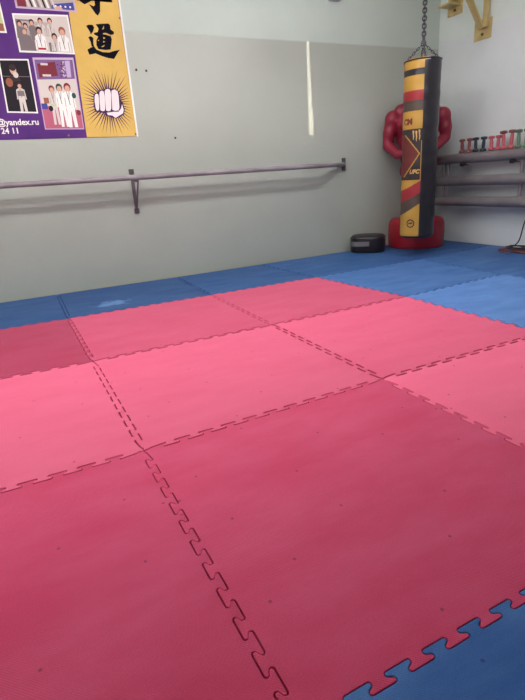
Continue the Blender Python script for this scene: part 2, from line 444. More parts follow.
for bx_ in (0.0, -2.3):
    bm = bmesh.new()
    box(bm, (bx_-.014, -.007, -.275), (bx_+.014, -.001, .055))
    bar_between(bm, (bx_+.004, -.008, -.245), (bx_+.004, OFF+.01, -.012), .024, .007, up=(1, 0, 0))
    bar_between(bm, (bx_, -.006, -.024), (bx_, OFF, -.024), .024, .006, up=(1, 0, 0))
    b = obj('bracket', bm, M_pipe if 0 else mat('bracket_paint', srgb(92, 82, 92), .5), t)
    for z in (.05, -.27):
        bm = bmesh.new(); box(bm, (bx_-.021, -.011, z-.02), (bx_+.021, -.001, z+.02)); lathe(bm, [(.009, -.02), (.009, -.010)], 8, (bx_, 0, z), 'y')
        obj('fixing_plate', bm, M_dark, b)

# ------------------------------------------------------------------ banner
M_purple = mat('banner_purple', srgb(80, 42, 112), .75, spec=.2, col2=srgb(88, 48, 120), nscale=6)
M_yellow = mat('banner_yellow', srgb(206, 170, 92), .75, spec=.2, col2=srgb(214, 178, 100), nscale=7)
M_white = mat('print_white', srgb(232, 228, 226), .75, spec=.2)
M_lilac = mat('print_lilac', srgb(190, 165, 200), .75, spec=.2)
M_ink = mat('print_ink', srgb(18, 16, 28), .9, spec=.1)
M_skinw = mat('print_pale', srgb(226, 214, 220), .75, spec=.2)
M_out = mat('print_outline', srgb(66, 38, 78), .75, spec=.2)
def poly(bm, pts, d, mi=0):
    """flat printed shape: pts are (x, z) on the wall, d metres in front of it"""
    vs = [bm.verts.new((x, -d, z)) for x, z in pts]
    f = bm.faces.new(vs); f.normal_update()
    if f.normal.y > 0: f.normal_flip()
    f.material_index = mi
    return f
def ell(bm, c, rx, rz, d, mi=0, n=14):
    poly(bm, [(c[0]+rx*math.cos(2*PI*k/n), c[1]+rz*math.sin(2*PI*k/n)) for k in range(n)], d, mi)
bm = bmesh.new()
box(bm, (-1.5, -.004, 1.203), (.872, -.001, 2.9))
ban = obj('banner', bm, M_purple, loc=(0, V, 0))
tag(ban, 'purple and yellow club banner with photographs hung on the back wall', 'banner')
bm = bmesh.new(); poly(bm, [(.466, 1.2035), (.868, 1.2035), (.862, 2.9), (.506, 2.9)], .0046); obj('yellow_panel', bm, M_yellow, ban)
bm = bmesh.new(); box(bm, (.868, -.0045, 1.2), (.882, -.001, 2.9)); obj('hem', bm, M_white, ban)
M_brass = mat('brass_dull', srgb(120, 105, 80), .5)
for x, z in ((.86, 1.22), (.86, 2.05), (.86, 2.85), (.33, 1.222), (-.6, 1.222)):
    bm = bmesh.new(); lathe(bm, [(.004, -.009), (.008, -.007), (.008, -.004)], 10, (x, 0, z), 'y'); obj('grommet', bm, M_brass, ban)
DAO = [[(.596,1.983),(.613,1.992),(.645,1.993),(.655,1.977),(.641,1.948),(.621,1.927),(.618,1.944),(.606,1.966)],[(.599,1.909),(.62,1.917),(.637,1.905),(.63,1.867),(.632,1.841),(.614,1.847),(.61,1.881)],[(.578,1.825),(.609,1.841),(.633,1.847),(.646,1.828),(.689,1.812),(.741,1.811),(.783,1.824),(.828,1.833),(.808,1.813),(.771,1.767),(.728,1.772),(.678,1.785),(.635,1.801),(.588,1.79),(.581,1.808)],[(.669,1.998),(.708,2.003),(.767,2.009),(.778,1.998),(.777,1.97),(.801,1.954),(.795,1.936),(.768,1.932),(.776,1.903),(.768,1.873),(.755,1.832),(.718,1.827),(.663,1.831),(.651,1.857),(.657,1.892),(.674,1.916),(.647,1.929),(.646,1.94),(.676,1.947),(.686,1.971)]]
HOLES = [[(.729,1.992),(.711,1.965),(.728,1.97)],[(.716,1.942),(.737,1.944),(.768,1.934),(.763,1.924),(.735,1.932),(.714,1.933)],[(.711,1.916),(.727,1.909),(.713,1.901)],[(.707,1.889),(.722,1.884),(.706,1.877)],[(.687,1.85),(.715,1.862),(.707,1.85),(.691,1.845)],[(.665,1.892),(.679,1.894),(.672,1.884)]]
TE = [[(.571,2.15),(.672,2.157),(.65,2.142),(.61,2.124),(.581,2.14)],[(.692,2.42),(.735,2.42),(.732,2.173),(.717,2.083),(.695,2.055),(.679,2.069),(.641,2.128),(.674,2.116),(.686,2.125)],[(.717,2.164),(.814,2.171),(.81,2.154),(.785,2.15),(.735,2.157)],[(.56,2.18),(.56,2.145),(.68,2.15),(.82,2.15),(.82,2.19),(.68,2.19)],[(.59,2.28),(.8,2.3),(.8,2.33),(.59,2.31)]]
bm = bmesh.new()
for q in DAO+TE: poly(bm, q, .0054, 0)
for q in HOLES: poly(bm, q, .0060, 1)
obj('calligraphy', bm, [M_ink, M_yellow], ban)
# sunburst and fist
bm = bmesh.new(); fc = (.683, 1.455); NR = 46
for k in range(NR):
    a = 2*PI*(k+.5*random.uniform(.6, 1.4))/NR; r1 = random.uniform(.215, .265)
    dx, dz = math.cos(a), math.sin(a); w = .0062
    if abs(dx) > .01: r1 = min(r1, ((.855-fc[0]) if dx > 0 else (fc[0]-.482))/abs(dx))
    if dz < 0: r1 = min(r1, (fc[1]-1.212)/abs(dz))
    p0 = (fc[0]+dx*.07, fc[1]+dz*.07)
    poly(bm, [(p0[0]-dz*w, p0[1]+dx*w), (fc[0]+dx*r1, fc[1]+dz*r1), (p0[0]+dz*w, p0[1]-dx*w)], .0052)
obj('sunburst_rays', bm, M_out, ban)
FB = [(.57,1.513),(.596,1.527),(.621,1.546),(.651,1.549),(.687,1.564),(.712,1.556),(.743,1.56),(.771,1.538),(.774,1.486),(.792,1.452),(.799,1.402),(.786,1.367),(.718,1.337),(.646,1.36),(.631,1.381),(.563,1.39),(.557,1.431)]
FI = [[(.577,1.503),(.585,1.515),(.596,1.52),(.607,1.515),(.607,1.486),(.597,1.414),(.589,1.4),(.577,1.398),(.571,1.414),(.57,1.465)],[(.617,1.523),(.625,1.537),(.639,1.542),(.652,1.536),(.655,1.5),(.643,1.41),(.635,1.396),(.621,1.394),(.605,1.4),(.608,1.458)],[(.660,1.537),(.670,1.55),(.687,1.556),(.704,1.548),(.707,1.514),(.692,1.413),(.682,1.397),(.666,1.393),(.648,1.399),(.652,1.459)],[(.713,1.538),(.722,1.547),(.741,1.552),(.762,1.538),(.765,1.5),(.758,1.42),(.748,1.399),(.718,1.396),(.699,1.404),(.707,1.486)],[(.65,1.382),(.707,1.389),(.746,1.389),(.77,1.413),(.783,1.445),(.79,1.402),(.78,1.376),(.749,1.362),(.715,1.343),(.692,1.362),(.658,1.365)]]
bm = bmesh.new(); poly(bm, FB, .0058, 1)
for q in FI: poly(bm, q, .0064, 0)
obj('fist_print', bm, [M_skinw, M_out], ban)
# lettering
def lettering(s, x_right, z, size, bold=.0):
    bm = text_mesh(s, size, 0, bold)
    x1 = max(v.co.x for v in bm.verts)
    for v in bm.verts: v.co = Vector((v.co.x-x1+x_right, -.0056, v.co.y+z))
    for f in bm.faces:
        f.normal_update()
        if f.normal.y > 0: f.normal_flip()
    obj('lettering', bm, M_white, ban)
lettering('@yandex.ru', .128, 1.321, .0585, .0013)
lettering('24 11', -.028, 1.262, .055, .0013)
# photographs printed on the banner
cols = {'paper': M_white, 'lilac': M_lilac}
P = [M_white, mat('print_warm_grey', srgb(178, 164, 160), .75, spec=.2), mat('print_black', srgb(34, 30, 36), .75, spec=.2), mat('print_skin', srgb(206, 160, 140), .75, spec=.2),
     mat('print_hair', srgb(58, 44, 46), .75, spec=.2), mat('print_red', srgb(170, 52, 60), .75, spec=.2), mat('print_maroon', srgb(120, 48, 60), .75, spec=.2), mat('print_mat_pink', srgb(178, 96, 118), .75, spec=.2),
     mat('print_violet', srgb(122, 92, 142), .75, spec=.2), M_lilac, mat('print_green', srgb(40, 78, 76), .75, spec=.2), mat('print_blue', srgb(70, 74, 150), .75, spec=.2), mat('print_sand', srgb(186, 190, 150), .75, spec=.2),
     mat('print_grey', srgb(122, 110, 112), .75, spec=.2), mat('print_cream', srgb(204, 194, 190), .75, spec=.2), mat('print_brown', srgb(150, 92, 70), .75, spec=.2)]
WH, WG, BK, SK, HR, RD, MR, MP, VI, LI, GR, BL, SA, GY, CR, BN = range(16)
def quad(x0, z0, x1, z1): return [(x0, z0), (x1, z0), (x1, z1), (x0, z1)]
def photo(q, inset, border, bg):
    bm = bmesh.new(); cx = sum(p[0] for p in q)/4; cz = sum(p[1] for p in q)/4
    poly(bm, q, .0050, border)
    hx = max(abs(p[0]-cx) for p in q); hz = max(abs(p[1]-cz) for p in q)
    poly(bm, [(cx+(p[0]-cx)*(hx-inset)/hx, cz+(p[1]-cz)*(hz-inset)/hz) for p in q], .0054, bg)
    return bm
def person(bm, x, z, h, d, suit, hair=HR, skin=SK, legs=True, belt=None, w=1.0, helmet=None, zmin=0):
    _p = globals()['poly']
    def poly(bm, pts, *a): return _p(bm, [(px_, max(pz_, zmin)) for px_, pz_ in pts], *a) if max(q[1] for q in pts) > zmin+.004 else None
    """x, z head centre; h head height"""
    hh = h/2
    poly(bm, [(x-hh*1.5*w, z-hh*1.6), (x-hh*.5, z-hh*.9), (x+hh*.5, z-hh*.9), (x+hh*1.5*w, z-hh*1.6), (x+hh*1.75*w, z-hh*5.2), (x+hh*1.2*w, z-hh*5.0), (x+hh*1.15*w, z-hh*6.2), (x-hh*1.15*w, z-hh*6.2), (x-hh*1.2*w, z-hh*5.0), (x-hh*1.75*w, z-hh*5.2)], d, suit)
    if legs:
        for s in (-1, 1): poly(bm, [(x+s*hh*1.15*w, z-hh*6.1), (x+s*hh*.05, z-hh*6.1), (x+s*hh*.35, z-hh*11.2), (x+s*hh*1.3*w, z-hh*11.2)], d+.0001, suit)
    poly(bm, [(x-hh*.45, z-hh*1.0), (x-hh*.25, z-hh*1.0), (x+hh*.15, z-hh*4.5), (x-hh*.05, z-hh*4.5)], d+.00015, GY); poly(bm, [(x+hh*.45, z-hh*1.0), (x+hh*.25, z-hh*1.0), (x-hh*.1, z-hh*3), (x+hh*.05, z-hh*3)], d+.00016, GY)
    for s in (-1, 1): poly(bm, [(x+s*hh*1.12*w, z-hh*2.6), (x+s*hh*1.26*w, z-hh*2.6), (x+s*hh*1.3*w, z-hh*5.0), (x+s*hh*1.18*w, z-hh*5.0)], d+.00017, GY)
    if belt is not None: poly(bm, quad(x-hh*1.15*w, z-hh*5.3, x+hh*1.15*w, z-hh*4.7), d+.0003, belt)
    ell(bm, (x, z+hh*.12), hh*.95, hh*1.12, d+.0002, hair if helmet is None else helmet)
    ell(bm, (x, z-hh*.22), hh*.68, hh*.78, d+.0004, skin)
# group of children (A)
bm = photo([(.092, 2.034), (.476, 2.047), (.480, 1.789), (.091, 1.789)], .011, WH, CR)
poly(bm, quad(.105, 1.802, .21, 2.0), .0056, GY); poly(bm, quad(.12, 1.90, .33, 1.99), .0057, WG)
for x, z, s, hc in ((.128, 1.972, GY, HR), (.165, 1.958, WG, HR), (.211, 1.983, GY, HR), (.272, 1.996, CR, HR), (.338, 1.999, CR, HR)):
    person(bm, x, z, .036, .0059, s, hc, legs=False, w=.95, zmin=1.802)
person(bm, .152, 1.925, .04, .0064, GY, GY, legs=False, w=1.3, zmin=1.802)
person(bm, .252, 1.932, .046, .0069, WH, HR, belt=RD, legs=False, w=1.0, zmin=1.803)
poly(bm, quad(.305, 1.80, .35, 1.86), .0066, GY)
person(bm, .352, 1.898, .042, .0072, CR, HR, legs=False, w=.9, zmin=1.804)
person(bm, .413, 1.935, .052, .0078, WH, BN, legs=False, w=1.0, zmin=1.805)
obj('photo_print', bm, P, ban)
# boy in a dark hall (B)
bm = photo([(-.062, 1.742), (.144, 1.747), (.138, 1.382), (-.075, 1.388)], .010, WH, BK)
poly(bm, quad(-.06, 1.628, .13, 1.632), .0056, GY)
ell(bm, (.023, 1.672), .022, .032, .0058, SK); ell(bm, (.022, 1.688), .024, .022, .0059, HR); poly(bm, [(0, 1.64), (.05, 1.645), (.062, 1.6), (-.03, 1.59)], .0057, HR); ell(bm, (.035, 1.640), .018, .020, .00595, CR)
ell(bm, (-.018, 1.590), .024, .03, .0060, BN)
person(bm, .045, 1.570, .036, .0062, CR, HR, w=1.05, zmin=1.395)
poly(bm, quad(.022, 1.50, .068, 1.535), .0068, GY)
obj('photo_print', bm, P, ban)
# three children in helmets (C)
bm = photo([(.172, 1.758), (.464, 1.767), (.456, 1.264), (.165, 1.268)], .008, LI, CR)
poly(bm, [(.178, 1.612), (.450, 1.622), (.455, 1.752), (.182, 1.745)], .0056, VI)
poly(bm, [(.195, 1.625), (.330, 1.640), (.325, 1.735), (.197, 1.718)], .0058, MR)
poly(bm, [(.395, 1.63), (.425, 1.632), (.432, 1.745), (.395, 1.742)], .0058, LI)
for x, w, z in ((.245, .05, 1.715), (.250, .06, 1.640)): poly(bm, quad(x-w/2, z-.006, x+w/2, z+.008), .0060, CR)
random.seed(3)
for k in range(26):
    x, z = random.uniform(.335, .392), random.uniform(1.632, 1.735); ell(bm, (x, z), .006, .006, .0059, random.choice((LI, CR, BL, MR)), 8)
poly(bm, [(.172, 1.275), (.450, 1.272), (.452, 1.40), (.172, 1.44)], .0056, MP)
poly(bm, quad(.172, 1.41, .215, 1.45), .00565, BL); poly(bm, quad(.195, 1.45, .232, 1.49), .0057, BN)
person(bm, .265, 1.548, .044, .0060, CR, belt=SA, helmet=MR, w=.85, zmin=1.30)
person(bm, .321, 1.557, .050, .0066, WH, helmet=GR, w=.9, zmin=1.285)
person(bm, .380, 1.560, .054, .0072, WH, helmet=MR, w=.95, zmin=1.28)
for x, z, c in ((.236, 1.415, BK), (.420, 1.505, GR), (.434, 1.385, MR)): ell(bm, (x, z), .016, .02, .0079, c)
obj('photo_print', bm, P, ban)
# print above (D), mostly out of view
bm = photo([(.126, 2.068), (.545, 2.068), (.535, 2.30), (.122, 2.30)], .009, LI, WG)
poly(bm, quad(.14, 2.08, .20, 2.25), .0056, MR); poly(bm, [(.36, 2.08), (.53, 2.08), (.528, 2.13), (.38, 2.11)], .0056, BL)
for k in range(9):
    x = .21+k*.022; poly(bm, [(x, 2.082), (x+.012, 2.082), (x-.015, 2.20), (x-.03, 2.20)], .0057+.0001*k, (CR, BK, WH, GY)[k % 4])
for k in range(4): ell(bm, (.40+k*.034, 2.098), .007, .007, .0060, WH, 8)
poly(bm, [(.39, 2.08), (.45, 2.08), (.43, 2.098), (.405, 2.098)], .0061, SK)
obj('photo_print', bm, P, ban)
# print at the left (E)
bm = photo([(-.36, 1.90), (.034, 1.908), (.024, 2.22), (-.36, 2.22)], .010, WH, SA)
poly(bm, [(-.345, 1.912), (.02, 1.92), (.02, 1.965), (-.345, 1.99)], .0056, BN)
obj('photo_print', bm, P, ban)
bm = photo([(-.40, 1.42), (-.135, 1.42), (-.13, 1.74), (-.40, 1.74)], .010, WH, GY); obj('photo_print', bm, P, ban)

# ------------------------------------------------------------------ punching bag
BX, BY, BR, BZ0, BZ1 = 3.235, 2.205, .154, .178, 1.678
cam_loc = Vector((-.2477, -1.4699, .8139))
face = math.atan2(cam_loc.y-BY, cam_loc.x-BX)
t = empty('punching_bag', (BX, BY, BZ0), face+PI/2)      # local -Y faces the room
tag(t, 'tall black and yellow punching bag hanging on a chain in the corner', 'punching bag')
M_bk = mat('bag_black', srgb(34, 32, 38), .36, col2=srgb(42, 40, 46), nscale=10, bump=.15, bscale=90)
M_ye = mat('bag_yellow', srgb(190, 146, 62), .5, bump=.1, bscale=120)
M_rd = mat('bag_red', srgb(158, 42, 50), .5, bump=.1, bscale=120)
M_ol = mat('bag_brown', srgb(78, 66, 58), .5, bump=.1, bscale=120)
M_pk = mat('bag_panel_black', srgb(44, 36, 38), .5)
M_mr = mat('bag_maroon', srgb(104, 40, 38), .5)
M_si = mat('bag_silver_tape', srgb(190, 190, 200), .35)
def bag_mat(x, z, front):
    """x: sideways position on the visible face (-1..1), z: height in the room"""
    if z > 1.655 and -0.02 < x < .42 and front: return 6 if x > .2 else 1
    inp = front and x < .12 or (not front and x < -.55)
    if not inp: return 0
    if z > 1.595: return 1
    if z > 1.545: return 0
    if z > 1.432: return 1
    if z > 1.352: return 2
    if z > 1.272: return 3
    if z > 1.128: return 1
    if z > .703:
        # black panel with a chevron
        zt, zm, zb = 1.085, .922, .728
        xa = -.88; xb = -.04
        if x > .055: return 1 if z < 1.03 else 4
        if zm <= z <= zt: xe = xb+(xa-xb)*(z-zm)/(zt-zm)
        elif zb <= z < zm: xe = xb+(xa-xb)*(zm-z)/(zm-zb)
        else: xe = -2
        if xe > -2 and xe-.0 <= x <= xe+.075: return 1
        if x < xe: return 5
        return 4
    s = (x+1)/1.12                # slanting stripes
    if z > .605+.088*s: return 1
    if z > .495+.095*s: return 2
    if z > .385+.112*s: return 3
    return 1
bm = bmesh.new(); SEG = 176; prof = []
Hh = BZ1-BZ0
for r, z in ((.03, .012), (.10, .006), (.13, .0), (.144, .008), (BR-.002, .022)): prof.append((r, z))
NZ = 300
for k in range(NZ+1): prof.append((BR+.002*math.sin(k*.21)*math.sin(k*.057), .03+(Hh-.05)*k/NZ))
prof += [(BR-.003, Hh-.008), (BR-.012, Hh), (.10, Hh-.004), (.03, Hh-.006)]
rings = []
for r, z in prof:
    rings.append([bm.verts.new((r*math.sin(2*PI*k/SEG), -r*math.cos(2*PI*k/SEG), z)) for k in range(SEG)])
for A, B in zip(rings, rings[1:]):
    for k in range(SEG):
        f = bm.faces.new((A[k], A[(k+1) % SEG], B[(k+1) % SEG], B[k]))
        c = f.calc_center_median(); rad = math.hypot(c.x, c.y)
        zz = c.z+BZ0
        if rad < BR-.012 or c.z < .026: f.material_index = 0
        else: f.material_index = bag_mat(c.x/BR, zz, c.y < 0)
bm.faces.new(rings[0][::-1]); bm.faces.new(rings[-1])
obj('bag_body', bm, [M_bk, M_ye, M_rd, M_ol, M_pk, M_mr, M_si], t, smooth=True)
# stitched black band near the top, seam strip along the edge of the printed panel
bm = bmesh.new()
tube(bm, [((BR+.001)*math.sin(a), -(BR+.001)*math.cos(a), Hh-.012) for a in [2*PI*k/60 for k in range(60)]], .006, 8, closed=True)
obj('top_rim', bm, [M_bk], t, smooth=True)
def wrap(bm, name, m, xc, zc, off=.0022):
    """put flat artwork (x right, y up) round the bag at sideways position xc and room height zc"""
    a0 = math.asin(max(-1, min(1, xc)))
    for v in bm.verts:
        a = a0+v.co.x/BR
        v.co = Vector(((BR+off)*math.sin(a), -(BR+off)*math.cos(a), v.co.y+zc-BZ0))
    return obj(name, bm, m, t)
M_gold = mat('bag_gold_print', srgb(206, 168, 96), .5)
wrap(text_mesh('UFC', .046, .25, .0024), 'lettering', M_gold, -.27, .770)
wrap(text_mesh('CM', .066, 0, .004), 'lettering', mat('bag_dark_red_print', srgb(112, 40, 40), .5), -.70, 1.185)
# three ragged claw marks
bm = bmesh.new()
for k, (x, top, bot) in enumerate(((-.026, .052, -.030), (.0, .048, -.046), (.026, .056, -.036))):
    pts = [(x-.010, top-.004), (x-.003, top), (x+.006, top-.006), (x+.003, top-.03), (x+.007, .0), (x+.003, bot*.5), (x+.001, bot), (x-.004, bot*.45), (x-.002, -.004), (x-.006, top-.03)]
    bm.faces.new([bm.verts.new((a, b, 0)) for a, b in pts][::-1])
wrap(bm, 'claw_mark', M_gold, -.20, 1.062)
# thin grey line of small print under the letters
bm = bmesh.new()
bm.faces.new([bm.verts.new(q) for q in ((-.05, -.004, 0), (.05, -.004, 0), (.05, .004, 0), (-.05, .004, 0))]); wrap(bm, 'small_print', M_mr, -.40, .725)
# round emblem
bm = bmesh.new(); n = 32
for r0, r1 in ((.028, .038),):
    a = [bm.verts.new((r0*math.cos(2*PI*k/n), r0*math.sin(2*PI*k/n), 0)) for k in range(n)]
    b = [bm.verts.new((r1*math.cos(2*PI*k/n), r1*math.sin(2*PI*k/n), 0)) for k in range(n)]
    for k in range(n): bm.faces.new((a[k], b[k], b[(k+1) % n], a[(k+1) % n]))
bm.faces.new([bm.verts.new(q) for q in ((-.02, -.008, 0), (-.006, -.004, 0), (.02, -.002, 0), (.018, .009, 0), (.004, .012, 0), (-.002, .004, 0), (-.018, .006, 0))])
wrap(bm, 'emblem', M_pk, -.38, .318)
# rim chains gathered under the hanging chain
M_steel = mat('chain_steel', srgb(120, 116, 124), .35, .8, col2=srgb(70, 66, 72), nscale=60)
M_strap = mat('black_strap', srgb(40, 38, 44), .55)
top = Vector((0, 0, Hh+.125))
for k in range(4):
    a = PI/4*0+k*PI/2+.15
    e = Vector((.140*math.sin(a), -.140*math.cos(a), Hh-.004))
    bm = bmesh.new(); d = (top-e); Lg = d.length; nl = 8
    for q in range(nl):
        c = e+d*((q+.5)/nl); dn = d.normalized(); s = dn.cross(Vector((0, 0, 1))).normalized()
        if q % 2: s = dn.cross(s).normalized()
        ln = Lg/nl*.68
        tube(bm, [c+dn*(ln*math.cos(w))+s*(.0085*math.sin(w)) for w in [2*PI*j/10 for j in range(10)]], .0028, 6, closed=True)
    obj('rim_chain', bm, M_strap if 0 else mat('rim_chain_steel', srgb(84, 80, 88), .4, .6), t, smooth=True)
bm = bmesh.new()
tube(bm, [(0, 0, Hh+.118), (0, 0, Hh+.17)], .012, 10); tube(bm, [top+Vector((.02*math.cos(w), 0, .02*math.sin(w))) for w in [2*PI*j/14 for j in range(14)]], .004, 6, closed=True)
obj('swivel', bm, M_steel, t, smooth=True)
bm = bmesh.new(); ZT = 2.60-BZ0; z = Hh+.165; q = 0
while z < ZT:
    s = Vector((1, 0, 0)) if q % 2 else Vector((0, 1, 0))
    c = Vector((0, 0, z))
    tube(bm, [c+Vector((0, 0, .0215*math.cos(w)))+s*(.0150*math.sin(w)) for w in [2*PI*j/14 for j in range(14)]], .0062, 7, closed=True)
    z += .0285; q += 1
obj('chain', bm, M_steel, t, smooth=True)

# ------------------------------------------------------------------ yellow wall bracket carrying the bag
M_br = mat('yellow_enamel', srgb(206, 186, 132), .42, col2=srgb(190, 166, 108), nscale=9)
t = empty('bag_bracket', (U, 2.43, 2.01))
tag(t, 'pale yellow steel wall bracket with bolted plates that carries the punching bag chain', 'bracket')
def L_(x, y, z): return (x-U, y-2.43, z-2.01)
def plate(y0, y1, z0, z1):
    bm = bmesh.new(); box(bm, L_(U-.008, y0, z0), L_(U-.0005, y1, z1)); p = obj('mounting_plate', bm, M_br, t, bevel=.002)
    for dy, dz in (((y0+y1)/2, z0+.045),):
        bm = bmesh.new(); lathe(bm, [(.012, -.018), (.014, -.016), (.014, -.008)], 6, L_(U, dy, dz), 'x'); obj('bolt', bm, mat('bolt_brown', srgb(110, 84, 40), .5, .3), p)
plate(2.333, 2.533, 1.925, 2.095)
plate(2.700, 2.890, 2.222, 2.40)
plate(2.36, 2.50, 2.72, 2.86)
tipu = BX
bm = bmesh.new(); bar_between(bm, L_(U-.03, 2.385, 2.015), L_(U-.03, 2.385, 2.80), .05, .035, up=(1, 0, 0)); obj('upright', bm, M_br, t, bevel=.002)
bm = bmesh.new(); bar_between(bm, L_(U-.02, 2.44, 2.02), L_(U-.66, 2.36, 2.665), .052, .03, up=(0, 0, 1)); obj('brace', bm, M_br, t, bevel=.002)
bm = bmesh.new(); bar_between(bm, L_(U-.005, 2.385, 2.69), L_(tipu-.05, BY-.01, 2.69), .05, .05); obj('arm', bm, M_br, t, bevel=.002)
bm = bmesh.new(); bar_between(bm, L_(U-.006, 2.79, 2.325), L_(U-.30, 2.66, 2.60), .05, .04); bar_between(bm, L_(U-.30, 2.66, 2.60), L_(tipu+.12, BY+.07, 2.64), .05, .04)
box(bm, L_(U-.16, 2.72, 2.292), L_(U-.008, 2.87, 2.312))
obj('side_arm', bm, M_br, t, bevel=.002)
bm = bmesh.new()
tube(bm, [L_(BX+.0, BY, 2.632+.03), L_(BX+.03, BY, 2.63), L_(BX+.02, BY, 2.597), L_(BX-.012, BY, 2.590), L_(BX-.024, BY, 2.612)], .007, 8); obj('hook', bm, M_steel, t, smooth=True)

# ------------------------------------------------------------------ red training dummy
DX, DY = 3.69, 2.695
dface = math.atan2(cam_loc.y-DY, cam_loc.x-DX)+PI/2
M_vin = mat('red_vinyl', srgb(138, 30, 54), .5, col2=srgb(150, 38, 62), nscale=6)
M_base = mat('red_base_plastic', srgb(158, 26, 44), .42, col2=srgb(148, 24, 40), nscale=5)
t = empty('training_dummy', (DX, DY, 0), dface)
tag(t, 'red muscular torso training dummy on a round red base behind the punching bag', 'training dummy')
bm = bmesh.new(); R0 = .290
lathe(bm, [(.05, .0), (R0-.02, .0), (R0-.004, .008), (R0, .03), (R0+.003, .15), (R0-.002, .24), (R0-.012, .272), (R0-.03, .292), (R0-.06, .302), (.10, .312), (.07, .33), (.05, .335)], 64)
obj('base', bm, M_base, t, smooth=True)
bm = bmesh.new(); lathe(bm, [(.055, .325), (.055, .64), (.075, .66), (.075, .74)], 28); obj('post', bm, M_base, t, smooth=True)
bm = bmesh.new()
def caps(p, q, r1, r2, n=9):
    p, q = Vector(p), Vector(q)
    for k in range(n):
        a = k/(n-1); c = p.lerp(q, a); r = r1+(r2-r1)*a
        sphere(bm, c, r, 16, 10)
x0 = -.03
sphere(bm, (x0, 0, .78), (.160, .105, .13)); sphere(bm, (x0, 0, .93), (.160, .105, .15)); sphere(bm, (x0, 0, 1.06), (.172, .115, .15)); sphere(bm, (x0, .01, 1.20), (.205, .125, .16)); sphere(bm, (x0, .015, 1.28), (.215, .115, .11))
for s in (-1, 1):
    sphere(bm, (x0+s*.095, -.085, 1.235), (.105, .06, .08))        # chest
    sphere(bm, (x0+s*.13, .06, 1.17), (.09, .07, .16))             # back
    for z in (.86, .93, 1.0): sphere(bm, (x0+s*.045, -.085, z), (.044, .035, .034))
caps((x0-.16, .02, 1.36), (x0+.16, .02, 1.35), .062, .062)          # traps
sphere(bm, (x0-.06, .02, 1.39), (.11, .07, .06)); sphere(bm, (x0+.06, .02, 1.385), (.11, .07, .06))
caps((x0, .01, 1.38), (x0, -.01, 1.48), .066, .060)                 # neck
# arms: left of picture, then right
for sh, mid, el, fo, ha in (((-.265, 0, 1.285), (-.298, .0, 1.16), (-.314, .0, 1.04), (-.21, -.105, .945), (-.08, -.165, .945)),
                            ((.215, 0, 1.275), (.247, .0, 1.165), (.250, .0, 1.075), (.15, -.105, .99), (.03, -.165, .965))):
    sphere(bm, sh, (.082, .085, .085)); caps(sh, mid, .076, .066, 6); caps(mid, el, .064, .052, 6); sphere(bm, (mid[0], mid[1]-.022, mid[2]), (.056, .056, .075))
    caps(el, fo, .052, .05, 8); caps(fo, ha, .048, .04, 8)
# head with face
hc = Vector((x0, -.02, 1.60))
sphere(bm, hc, (.082, .10, .115)); sphere(bm, hc+Vector((0, -.03, -.055)), (.062, .07, .065)); sphere(bm, hc+Vector((0, -.105, -.02)), (.015, .022, .026))
for s in (-1, 1): sphere(bm, hc+Vector((s*.083, .01, -.01)), (.012, .022, .032)); sphere(bm, hc+Vector((s*.034, -.088, .018)), (.026, .018, .010))
caps(hc+Vector((-.028, -.093, -.066)), hc+Vector((.028, -.093, -.066)), .011, .011, 5)
o = obj('torso', bm, M_vin, t)
md = o.modifiers.new('r', 'REMESH'); md.mode = 'VOXEL'; md.voxel_size = .0085
sm = o.modifiers.new('s', 'SMOOTH'); sm.iterations = 7; sm.factor = .5
bpy.context.view_layer.update()
me = bpy.data.meshes.new_from_object(o.evaluated_get(bpy.context.evaluated_depsgraph_get()))
o.modifiers.clear(); o.data = me
for p in me.polygons: p.use_smooth = True

# ------------------------------------------------------------------ black pad on the floor
M_pad = mat('pad_black', srgb(24, 20, 25), .4, col2=srgb(32, 26, 31), nscale=9)
M_padtop = mat('pad_top', srgb(44, 38, 43), .5, col2=srgb(38, 32, 37), nscale=7)
pd = empty('kick_pad', (3.112, 2.785, 0), dface)
tag(pd, 'low rounded black kick pad lying on the blue mat left of the dummy base', 'pad')
bm = bmesh.new(); seg = 64; rings = []
def sup(a, rx, ry, e=2.9):
    c, s = math.cos(a), math.sin(a)
    return (rx*math.copysign(abs(c)**(2/e), c), ry*math.copysign(abs(s)**(2/e), s))
for k, z in ((.90, .0), (.97, .008), (1.0, .03), (1.0, .125), (.985, .147), (.95, .162), (.86, .170), (.55, .176), (.2, .178)):
    rings.append([bm.verts.new((*sup(2*PI*q/seg, .178*k, .165*k), z)) for q in range(seg)])
for i, (A, B) in enumerate(zip(rings, rings[1:])):
    for q in range(seg): bm.faces.new((A[q], A[(q+1) % seg], B[(q+1) % seg], B[q])).material_index = 1 if i >= 5 else 0
bm.faces.new(rings[0][::-1]); bm.faces.new(rings[-1]).material_index = 1
body = obj('pad_body', bm, [M_pad, M_padtop], pd, smooth=True)
bm = bmesh.new(); tube(bm, [(*[c*1.006 for c in sup(2*PI*q/seg, .178, .165)], .147) for q in range(seg)], .004, 6, closed=True); obj('piping', bm, M_pad, body, smooth=True)
bm = bmesh.new()
P2 = []
for q in range(13):
    a = PI*1.16+q/12*PI*.36
    x, y = sup(a, .178, .165); b_ = .006+.016*math.sin(PI*q/12)
    P2.append((x*(1+b_/.17), y*(1+b_/.17)))
va = [bm.verts.new((x, y, .075)) for x, y in P2]; vb = [bm.verts.new((x, y, .122)) for x, y in P2]
for q in range(12): bm.faces.new((va[q], va[q+1], vb[q+1], vb[q]))
h = obj('handle_strap', bm, mat('grey_webbing', srgb(112, 106, 110), .6), pd)
s = h.modifiers.new('t', 'SOLIDIFY'); s.thickness = .004; s.offset = 0
h['label'] = 'grey webbing handle strap'

